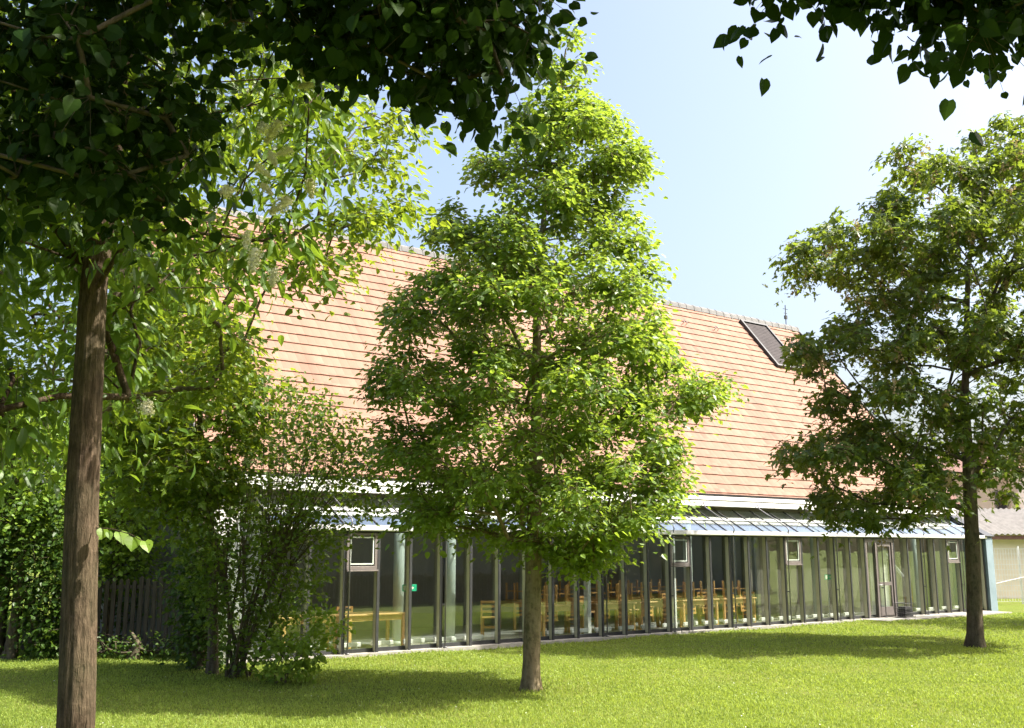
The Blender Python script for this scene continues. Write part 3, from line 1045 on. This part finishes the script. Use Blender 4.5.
# ------------------------------------------------------------------ fences and neighbours
def picket_fence(name, label, p0, p1, h, n, mat, wob=.03, wid=.075, gap=None):
    a, c = np.array(p0), np.array(p1)
    L = np.linalg.norm(c - a); ang = math.atan2(c[1] - a[1], c[0] - a[0])
    r = empty(name, (a[0], a[1], 0), ang)
    tag(r, label, 'fence')
    b = MB()
    for z in (.28, h * .86):
        b.box(0, L, .0, .05, z, z + .07)
    b.build('rail', mat, r)
    npost = max(2, int(L / 2.2))
    for i in range(npost + 1):
        x = L * i / npost
        MB().box(x - .05, x + .05, .052, .15, -.05, h * .95, 0, .006).build('post', mat, r)
    b = MB()
    for i in range(n):
        x = L * (i + .5) / n + random.uniform(-1, 1) * .008
        hh = h + random.uniform(-wob, wob)
        b.prism([(x - wid / 2, .05), (x + wid / 2, .05), (x + wid / 2, hh - .04), (x, hh), (x - wid / 2, hh - .04)], 1, -.022, -.002)
    o = b.build('pickets', mat, r)
    return r
picket_fence('picket_fence', 'dark weathered picket fence between the left trunk and the shrub', (-11.5, 21.4), (-6.12, 20.12), 1.5, 36, M['darkwood'], .05, .085)
picket_fence('picket_fence', 'brown picket fence beyond the lawn, mirrored in the glass front', (10.6, 12.5), (22.0, 21.5), 1.15, 110, M['tanwood'], .06, .10)

# old concrete wall at far left
wl = MB().box(-13.6, -10.95, 20.6, 20.8, -.1, 1.72, 0, .02).box(-13.65, -10.9, 20.55, 20.85, 1.72, 1.80, 0, .02)
tag(wl.build('garden_wall', M['oldwall']), 'stained low concrete wall half hidden by ivy at the left edge', 'wall')

# long neighbour wall beyond the mirrored fence
nb = empty('neighbour_house', (26, 12, 0), R(38))
tag(nb, 'grey rendered house beyond the lawn, mirrored in the glass front', 'house')
MB().box(-14, 16, 0, 7, -.1, 5.2, 0, .02).build('wall', M['greywall'], nb)
b = MB().prism([(-.5, 5.2), (7.5, 5.2), (3.5, 8.0)], 0, -14.4, 16.4)
b.build('roof', M['redroof'], nb)
for i in range(6):
    x = -11.5 + i * 4.6
    w = MB().box(x - .7, x + .7, -.03, .05, 1.4, 2.9, 0, .01).build('window', M['white'], nb)
    MB().box(x - .6, x + .6, -.045, -.032, 1.5, 2.8).build('pane', M['panel'], w)

# shed and mesh fence behind the right-hand tree
sh = empty('garden_shed', (19.2, 44, 0), R(8))
tag(sh, 'pale pinkish shed with corrugated roof at the right edge', 'shed')
MB().box(0, 16, 0, 5, -.1, 2.75).build('wall', M['pink'], sh)
b = MB()
xs = np.linspace(-.9, 16.6, 260)
V = []
for i, x in enumerate(xs):
    z = .035 * math.sin(i * math.pi / 2)
    V += [(x, -.55, 2.72 + z), (x, 2.6, 3.95 + z)]
b.add(V, [(2 * i, 2 * i + 2, 2 * i + 3, 2 * i + 1) for i in range(len(xs) - 1)])
ro = b.build('roof', M['corr'], sh)
ro.modifiers.new('thickness', 'SOLIDIFY').thickness = .02
MB().box(-.85, 16.5, -.50, -.45, 2.50, 2.66).build('fascia', M['redroof'], sh)

hs = empty('beige_house', (23.2, 54, 0), R(2))
tag(hs, 'beige rendered house with dull red roof behind the right-hand tree', 'house')
MB().box(0, 3.6, 0, 8, -.1, 6.1).build('wall', M['beigehouse'], hs)
MB().box(3.6, 16, -.8, 8, -.1, 6.1).build('wall', M['pink'], hs)
b = MB().prism([(-1.2, 6.1), (8.6, 6.1), (3.8, 7.4)], 0, -.4, 16.4)
b.build('roof', M['redroof'], hs)
w = MB().box(2.72, 3.35, -.05, .03, 3.95, 5.15, 0, .01).build('window', M['frame'], hs)
MB().box(2.79, 3.28, -.062, -.051, 4.02, 5.08).build('pane', M['panel'], w)
# low dark roof glimpsed left of the house
lo = empty('annex_building', (19.0, 50, 0), R(10))
tag(lo, 'low annex with dark red roof glimpsed beyond the hall end', 'building')
MB().box(0, 3.2, 0, 6, -.1, 4.3).build('wall', M['plaster'], lo)
MB().prism([(-.5, 4.3), (6.5, 4.3), (3, 6.6)], 0, -.3, 3.4).build('roof', M['redroof'], lo)

wf = empty('wire_fence', (17.2, 39.5, 0), R(2))
tag(wf, 'pale welded wire mesh fence in front of the pinkish shed', 'fence')
for i in range(6):
    MB().tube([(i * 2.5, 0, -.05), (i * 2.5, 0, 2.2)], .03, 8).build('post', M['gutter'], wf)
b = MB()
for i in range(120): b.box(i * .11 - .006, i * .11 + .006, -.045, -.035, .1, 2.1)
for j in range(11): b.box(0, 12.5, -.057, -.047, .1 + j * .2 - .007, .1 + j * .2 + .007)
b.tube([(.2, -.08, .5), (3.4, -.08, 1.2)], .015, 6)
b.build('wire_mesh', M['gutter'], wf)

# ------------------------------------------------------------------ the middle tree
def keep_front(P):
    t, d = to_loc(P)
    return ~((d > -.2) & (P[:, 2] < 3.4) & (t > -2)) & ~((d > .9) & (t > -3.2))
mid_poly = [(572, 22), (588, 60), (600, 98), (612, 128), (650, 138), (662, 155), (634, 180), (618, 196), (638, 214), (656, 238), (648, 258),
            (655, 290), (662, 325), (672, 358), (712, 372), (722, 392), (690, 408), (678, 430), (694, 452), (690, 474), (676, 482), (688, 500), (668, 520),
            (640, 532), (618, 545), (606, 572), (580, 576), (556, 556), (520, 545), (470, 530), (436, 528), (410, 520), (392, 496), (400, 470), (380, 452),
            (388, 425), (366, 398), (372, 372), (404, 352), (362, 345), (392, 318), (410, 285), (430, 262), (424, 240), (444, 214), (470, 196), (480, 160), (505, 130), (530, 96), (548, 60)]
base_mid = pix(531, 690, 15.5)
axis = [(base_mid[0], 15.5, -.03), (base_mid[0] + .05, 15.5, 2.0), (base_mid[0] + .10, 15.52, 4.0), (base_mid[0] + .12, 15.5, 6.2), (base_mid[0] + .35, 15.5, 8.5), (base_mid[0] + .62, 15.5, 10.3)]
cl = volume_from_outline(mid_poly, 15.5, 2.3, 820, .20, clump=(.92, .50, .28, 112))
make_tree('linden_tree', axis, [(0, .13), (2, .115), (4, .09), (6.2, .06), (8.5, .03), (10.3, .012)], 2.35, cl, LEAF_SIMPLE, M['lime_leaf'], M['bark_mid'],
          'young tree with full bright green crown in the middle of the lawn', per=88, size=.092, spread=.13, flat=.6, rtip=.006, maxr=.05, keep=keep_front, up=1.0)

# ------------------------------------------------------------------ the right tree
rt_poly = [(1000, 118), (980, 130), (960, 150), (930, 150), (905, 165), (893, 145), (878, 143), (884, 165), (900, 185), (868, 190), (860, 212), (870, 232), (845, 235), (812, 216),
           (800, 236), (780, 258), (800, 268), (836, 272), (852, 292), (850, 318), (822, 330), (790, 340), (786, 356), (808, 368), (832, 372), (820, 398), (802, 412), (812, 432), (790, 448), (776, 458),
           (806, 470), (824, 486), (812, 508), (832, 522), (862, 520), (884, 532), (906, 520), (932, 512), (958, 490), (985, 470), (1030, 480), (1070, 500), (1110, 490), (1150, 440), (1165, 380), (1150, 300), (1120, 230), (1080, 170), (1040, 128)]
br = pix(976, 645, 22.7)
axis = [(br[0], 22.7, -.03), tuple(pix(973, 560, 22.7)), tuple(pix(969, 480, 22.7)), tuple(pix(965, 400, 22.7)), tuple(pix(968, 270, 22.7)), tuple(pix(992, 132, 22.7))]
cl = volume_from_outline(rt_poly, 22.7, 3.0, 800, .28, clump=(1.0, .64, .36, 160))
def seeds_extra(root, off, clusters):
    k = rng.random(len(clusters)) < .5
    C = clusters[k]
    ci = np.repeat(np.arange(len(C)), 26)
    m = len(ci)
    start = C[ci] + rng.normal(0, .1, (len(C), 3))[ci]
    P = start + np.stack([rng.normal(0, .045, m), rng.normal(0, .045, m), -rng.uniform(0, .32, m)], 1)
    V, Fa = place_leaves(P - off, rng.normal(0, 1, (m, 3)), np.array([0, 0, -1.0]) + rng.normal(0, .5, (m, 3)), rng.uniform(.06, .10, m), LEAF_FAR)
    o = np_mesh('seed_clusters', V, [(Fa, 0)], [M['seeds']], root)
    tag(o, kind='stuff')
make_tree('maple_tree', axis, [(0, .165), (1.5, .15), (3.3, .145), (5.5, .09), (8, .055), (11.8, .015)], 2.9, cl, LEAF_MAPLE, M['maple_leaf'], M['bark_dark'],
          'broad tree with darker green crown and tan seed clusters at right', per=54, size=.14, spread=.16, flat=.6, rtip=.007, extra=seeds_extra, keep=keep_front, maxr=.075)

# ------------------------------------------------------------------ left foreground tree with cream blossom
qa, qb, qc = pix(76, 728, 6.0), pix(82, 500, 6.0), pix(93, 290, 6.0)
axis = [(qa[0] + .01, 6.0, -.03), tuple(qa), tuple(qb), tuple(qc), (qc[0] + .05, 6.05, 5.2), (qc[0] + .2, 6.1, 7.0), (qc[0] + .3, 6.1, 8.8)]
pA = [(-160, -430), (120, -520), (480, -500), (640, -430), (620, -330), (400, -300), (330, -200), (335, -120), (300, -20), (312, 60), (345, 120), (325, 190), (300, 235), (262, 262), (225, 285), (190, 310), (150, 345), (145, 415),  # top right lobe, out of view, added to block sun from the crown below
      (105, 430), (85, 395), (60, 400), (20, 445), (-80, 430), (-200, 250), (-220, -100)]
cl = volume_from_outline(pA, 6.25, 1.45, 640, .18)
def blossoms(root, off, clusters):
    b = MB()
    m0 = 420
    hz = rng.random(m0) ** .8
    P = np.stack([rng.normal(0, 1, m0) * .028 * (1 - hz * .8), rng.normal(0, 1, m0) * .028 * (1 - hz * .8), hz * .17], 1)
    V, Fa = place_leaves(P, rng.normal(0, 1, (m0, 3)), rng.normal(0, 1, (m0, 3)), rng.uniform(.014, .022, m0), LEAF_FAR)
    core = MB().tube([(0, 0, 0), (0, 0, .05), (0, 0, .17)], [.022, .018, .004], 8)
    nv = len(V)
    V = np.concatenate([V, np.array(core.V)])
    cf = np.array([f for f in core.F if len(f) == 4]) + nv
    first = np_mesh('blossom_panicle', V, [(Fa, 0), (cf, 0)], [M['blossom']], root)
    spots = [(262, 128, 5.0), (270, 152, 5.1), (255, 165, 5.0), (292, 150, 5.2), (280, 122, 5.3), (255, 250, 5.0), (248, 232, 5.1), (300, 60, 5.2), (312, 85, 5.3), (262, 185, 5.2),
             (146, 405, 5.6), (275, 270, 5.2), (232, 190, 5.1), (290, 200, 5.4), (310, 180, 5.5)]
    for i, (x, y, Y) in enumerate(spots):
        o = first if i == 0 else first.copy()
        if i: COL.objects.link(o)
        p = pix(x, y, Y) - off
        o.location = p
        tilt = random.uniform(1.9, 2.9)
        o.rotation_euler = (tilt * random.choice((-1, 1)), random.uniform(-.5, .5), random.uniform(0, 6.28))
        s = random.uniform(.55, .95)
        o.scale = (s, s, s)
make_tree('flowering_tree', axis, [(0, .108), (1.2, .100), (2.4, .092), (3.8, .078), (5.2, .06), (7, .035), (8.8, .015)], 3.6, cl, LEAF_LONG, M['ash_leaf'], M['bark_left'],
          'tall furrowed brown trunk at left with long leaves and cream blossom', per=56, size=.105, spread=.15, flat=.9, rtip=.004, sides=64, trunk_rough=.03,
          up=.45, droop=.8, extra=blossoms, maxr=.05, lift=.05)
# little sprig growing from the trunk
sp = MB()
q = [pix(96, 528, 5.95), pix(112, 529, 5.9), pix(130, 534, 5.85), pix(150, 545, 5.8)]
org = np.array(axis[0])
root_l = [o for o in bpy.data.objects if o.name.startswith('flowering_tree')][0]
sp.tube([tuple(p - org) for p in q], [.004, .003, .003, .002], 5)
sp.build('sprig_stem', M['bark_left'], root_l)
P = np.array([pix(103, 529, 5.93), pix(119, 532, 5.88), pix(133, 537, 5.84), pix(145, 541, 5.81), pix(108, 532, 5.9)]) - org
V, Fa = place_leaves(P, np.array([[.3, -.7, .6]] * 5) + rng.normal(0, .2, (5, 3)), np.array([[.35, -.1, -1.0]] * 5) + rng.normal(0, .2, (5, 3)), np.array([.07, .085, .09, .08, .05]), LEAF_HEART)
np_mesh('sprig_leaves', V, [(Fa, 0)], [M['bright_leaf']], root_l)

# ------------------------------------------------------------------ overhead dark tree whose boughs hang into the frame
axis = [(2.6, -1.6, -.03), (2.6, -1.6, 2.0), (2.55, -1.5, 4.0), (2.4, -1.2, 6.0), (2.3, -.9, 8.0), (2.2, -.8, 10.0)]
hang1 = [(230, -260), (590, -260), (600, -100), (575, -50), (552, -20), (540, 20), (528, 62), (508, 88), (485, 112), (468, 98), (440, 88), (418, 72), (385, 62), (355, 68), (330, 50), (300, 42), (240, -60)]
hang2 = [(773, -160), (1110, -160), (1110, 14), (1030, 0), (1000, 20), (993, 46), (963, 68), (950, 58), (963, 30), (976, 4), (938, -10), (888, -22), (858, -10), (838, -20), (833, -26), (820, 6), (806, 28), (788, 26), (776, -6)]
hang0 = [(-120, -260), (330, -260), (320, -40), (285, 10), (225, 30), (212, 100), (180, 165), (145, 205), (100, 222), (50, 205), (0, 235), (-120, 250)]
c1 = volume_from_outline(hang1, 4.9, .55, 300, .11)
c2 = volume_from_outline(hang2, 4.2, .3, 130, .085)
c0 = volume_from_outline(hang0, 4.8, .4, 215, .12)
# main mass out of view above the camera, shaped to shade the hanging boughs
c3 = []
while len(c3) < 1300:
    p = rng.uniform((-5.0, -4.6, 4.6), (7.8, 5.5, 11.0))
    e = ((p[0] - 1.6) / 6.3) ** 2 + ((p[1] - .8) / 5.8) ** 2 + ((p[2] - 7.6) / 3.4) ** 2
    if e > 1: continue
    if p[1] > -.5 and p[2] < CH + .70 * max(p[1], 0) + 1.1: continue
    c3.append(p)
cl = np.concatenate([c0, c1, c2, np.array(c3)])
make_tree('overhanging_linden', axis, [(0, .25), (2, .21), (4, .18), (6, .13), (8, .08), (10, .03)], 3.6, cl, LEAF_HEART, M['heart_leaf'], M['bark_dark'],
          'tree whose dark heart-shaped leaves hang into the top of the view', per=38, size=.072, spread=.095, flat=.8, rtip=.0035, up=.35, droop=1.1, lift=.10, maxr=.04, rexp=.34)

# ------------------------------------------------------------------ pale lime behind the left trunk
pB = [(150, 90), (240, 60), (300, 60), (350, 80), (400, 110), (440, 130), (428, 170), (410, 205), (436, 232), (424, 252), (370, 240), (352, 262), (318, 268), (322, 288), (296, 296), (262, 290),
      (240, 310), (250, 350), (225, 375), (200, 400), (150, 400), (60, 400), (-60, 380), (-160, 300), (-160, 160), (-60, 60), (60, 40)]
axis = [(-4.95, 12.0, -.03), (-5.04, 12.0, 2.0), (-5.12, 12.05, 4.0), (-4.8, 12.1, 6.0), (-4.5, 12.1, 7.6), (-4.2, 12.1, 8.6)]
cl = volume_from_outline(pB, 12.0, 1.9, 420, .20, clump=(.75, .42, .24, 110))
make_tree('linden_tree', axis, [(0, .12), (2, .10), (4, .085), (6, .06), (8.6, .015)], 3.2, cl, LEAF_SIMPLE, M['back_leaf'], M['bark_dark'],
          'light yellow-green tree standing right behind the furrowed left trunk', per=48, size=.10, spread=.18, flat=.6, rtip=.005, maxr=.045, up=.9)

# ------------------------------------------------------------------ yellowish small tree beside the roof's left end
pC = [(125, 300), (180, 285), (235, 318), (262, 352), (272, 388), (262, 415), (276, 446), (250, 470), (232, 500), (208, 520), (180, 525), (150, 505), (120, 480), (100, 440), (100, 360)]
axis = [(-5.15, 17.9, -.03), (-5.2, 17.7, 2.0), (-5.4, 17.3, 4.0), (-5.6, 17.0, 6.2)]
cl = volume_from_outline(pC, 17.0, 1.2, 260, .22, clump=(.8, .46, .28, 60))
make_tree('maple_tree', axis, [(0, .09), (2, .075), (4, .05), (6.2, .012)], 1.6, cl, LEAF_MAPLE, M['back_leaf'], M['bark_dark'],
          'small yellow-green tree between the left trunk and the tiled roof', per=32, size=.13, spread=.20, flat=.7, rtip=.005, maxr=.04)

# ------------------------------------------------------------------ multi-stemmed shrub before the left end of the glass
def shrub(name, base, tips, leafmat, barkmat, label, per, size, spread, rstem=.022, cat='shrub', leaf=LEAF_SIMPLE, keep=None, stems=14, sub=2):
    root = empty(name, base)
    tag(root, label, cat)
    off = np.array(base, float)
    b = MB()
    n = len(tips)
    gidx = rng.integers(0, stems, n)
    ang = np.arctan2(tips[:, 1] - off[1], tips[:, 0] - off[0])
    order = np.argsort(ang); gidx[order] = (np.arange(n) * stems // n)
    dirs = np.zeros_like(tips)
    for s in range(stems):
        T_ = tips[gidx == s]
        if not len(T_): continue
        foot = off + np.array([math.cos(s * 2.4), math.sin(s * 2.4), 0]) * rng.uniform(.05, .22)
        mean = T_.mean(0)
        fork = foot + (mean - foot) * .55 + np.array([0, 0, .3])
        c = foot + (fork - foot) * .5 + rng.normal(0, .06, 3)
        b.tube([foot - off, c - off, fork - off], [rstem * 1.3, rstem, rstem * .8], 6, cap=False)
        for t in T_:
            m = (fork + t) / 2 + np.array([0, 0, .08]) + rng.normal(0, .05, 3)
            b.tube([fork - off, m - off, t - off], [rstem * .30, rstem * .2, rstem * .09], 4, cap=False)
    dirs = unit(tips - off)
    b.build('stems', barkmat, root, True)
    cnt = np.maximum(3, rng.normal(per, per * .3, n)).astype(int)
    ci = np.repeat(np.arange(n), cnt); m = len(ci)
    o_ = rng.normal(0, 1, (m, 3)) * np.array([1, 1, .7]) * spread
    P = tips[ci] + o_ - dirs[ci] * rng.uniform(0, 1.5, m)[:, None] * spread
    Nn = np.array([0, 0, .6]) + rng.normal(0, .5, (m, 3)); T = unit(o_) + np.array([0, 0, -.2]) + rng.normal(0, .3, (m, 3))
    S = size * rng.uniform(.6, 1.3, m)
    if keep is not None:
        k = keep(P); P, Nn, T, S = P[k], Nn[k], T[k], S[k]
    P[:, 2] = np.maximum(P[:, 2], .03)
    V, Fa = place_leaves(P - off, Nn, T, S, leaf)
    np_mesh('foliage', V, [(Fa, 0)], [leafmat], root)
    return root
pD = [(285, 372), (322, 388), (350, 412), (388, 436), (396, 470), (384, 505), (352, 530), (330, 560), (312, 600), (290, 640), (258, 664), (218, 664), (200, 630), (186, 580),
      (180, 520), (188, 470), (215, 440), (240, 415), (262, 395)]
cl = volume_from_outline(pD, 17.3, 1.35, 330, .22)
shrub('branching_shrub', (pix(237, 672, 17.4)[0], 17.3, -.02), cl, M['shrub_leaf'], M['bark_dark'], 'tall open many-stemmed shrub before the left end of the glass',
      34, .085, .15, .022, keep=keep_front, stems=14)
# undergrowth beside its foot
pU = [(262, 640), (280, 628), (300, 640), (318, 612), (334, 600), (345, 622), (330, 650), (318, 672), (270, 676), (250, 668)]
cl = volume_from_outline(pU, 16.6, .45, 60, .10)
cl[:, 2] = np.maximum(cl[:, 2], .08)
shrub('leafy_undergrowth', (-3.75, 16.6, -.02), cl, M['bright_leaf'], M['bark_dark'], 'low bright green leafy plant at the foot of the many-stemmed shrub', 20, .09, .09, .008, 'plant', keep=keep_front, stems=6)

# ------------------------------------------------------------------ greenery behind, left
def back_shrub(name, poly, Y0, thick, n, mind, mat, label, per=34, size=.12, spread=.24, trunk=None, grp=None, cat='shrub'):
    cl = volume_from_outline(poly, Y0, thick, n, mind, .8)
    cl[:, 2] = np.maximum(cl[:, 2], .12)
    xm = cl[:, 0].mean() if trunk is None else trunk
    top = cl[:, 2].max()
    ax_ = [(xm, Y0, -.03), (xm + .1, Y0, top * .5), (xm - .05, Y0, top * .95)]
    return make_tree(name, ax_, [(0, .12), (top * .5, .08), (top, .02)], .4, cl, LEAF_SIMPLE, mat, M['bark_dark'], label, cat, per=per, size=size, spread=spread, flat=.7, rtip=.006, group=grp, maxr=.05, twigs=False)
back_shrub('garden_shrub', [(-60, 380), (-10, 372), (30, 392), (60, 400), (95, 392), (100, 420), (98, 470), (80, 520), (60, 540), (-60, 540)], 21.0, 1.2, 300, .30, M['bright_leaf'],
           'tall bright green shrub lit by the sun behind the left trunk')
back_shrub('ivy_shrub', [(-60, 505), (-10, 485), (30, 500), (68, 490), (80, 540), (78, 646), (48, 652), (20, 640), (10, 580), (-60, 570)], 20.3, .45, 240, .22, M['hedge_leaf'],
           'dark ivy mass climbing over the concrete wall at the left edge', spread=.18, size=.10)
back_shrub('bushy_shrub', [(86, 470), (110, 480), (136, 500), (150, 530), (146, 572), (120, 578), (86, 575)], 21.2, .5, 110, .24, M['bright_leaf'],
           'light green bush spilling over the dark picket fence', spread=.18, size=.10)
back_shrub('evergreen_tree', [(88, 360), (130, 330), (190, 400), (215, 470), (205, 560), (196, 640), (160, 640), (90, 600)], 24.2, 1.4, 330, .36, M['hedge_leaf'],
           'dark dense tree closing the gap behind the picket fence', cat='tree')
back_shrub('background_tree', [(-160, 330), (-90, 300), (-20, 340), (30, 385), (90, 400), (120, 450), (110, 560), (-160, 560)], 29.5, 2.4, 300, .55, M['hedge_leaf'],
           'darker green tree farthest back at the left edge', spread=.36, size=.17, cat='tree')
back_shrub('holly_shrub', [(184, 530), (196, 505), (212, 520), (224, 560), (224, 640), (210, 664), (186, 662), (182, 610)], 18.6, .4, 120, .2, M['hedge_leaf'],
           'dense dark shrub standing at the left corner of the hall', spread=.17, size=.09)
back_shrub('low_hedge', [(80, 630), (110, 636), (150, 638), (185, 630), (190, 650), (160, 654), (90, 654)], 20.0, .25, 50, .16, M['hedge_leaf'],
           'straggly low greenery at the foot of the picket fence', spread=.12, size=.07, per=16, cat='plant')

# trees off to the right that throw the far shadows on the lawn and stand in the mirror image
def side_tree(x, y, h, r, label, n=230):
    pts = []
    while len(pts) < n:
        p = rng.uniform((-1, -1, -1), (1, 1, 1))
        if (p ** 2).sum() > 1: continue
        pts.append((x + p[0] * r, y + p[1] * r, h * .60 + p[2] * h * .40))
    cl = np.array(pts)
    ax_ = [(x, y, -.03), (x + .1, y, h * .4), (x, y, h * .9)]
    make_tree('garden_tree', ax_, [(0, .18), (h * .4, .12), (h * .95, .02)], h * .25, cl, LEAF_FAR, M['maple_leaf'], M['bark_dark'], label, per=34, size=.20, spread=.35, flat=.6, rtip=.008, maxr=.06, twigs=False)
side_tree(19.5, 29.0, 9.5, 3.0, 'tree standing beyond the right edge past the darker crown')
side_tree(25.5, 9.5, 8.0, 3.0, 'tree behind the brown picket fence mirrored in the glass')
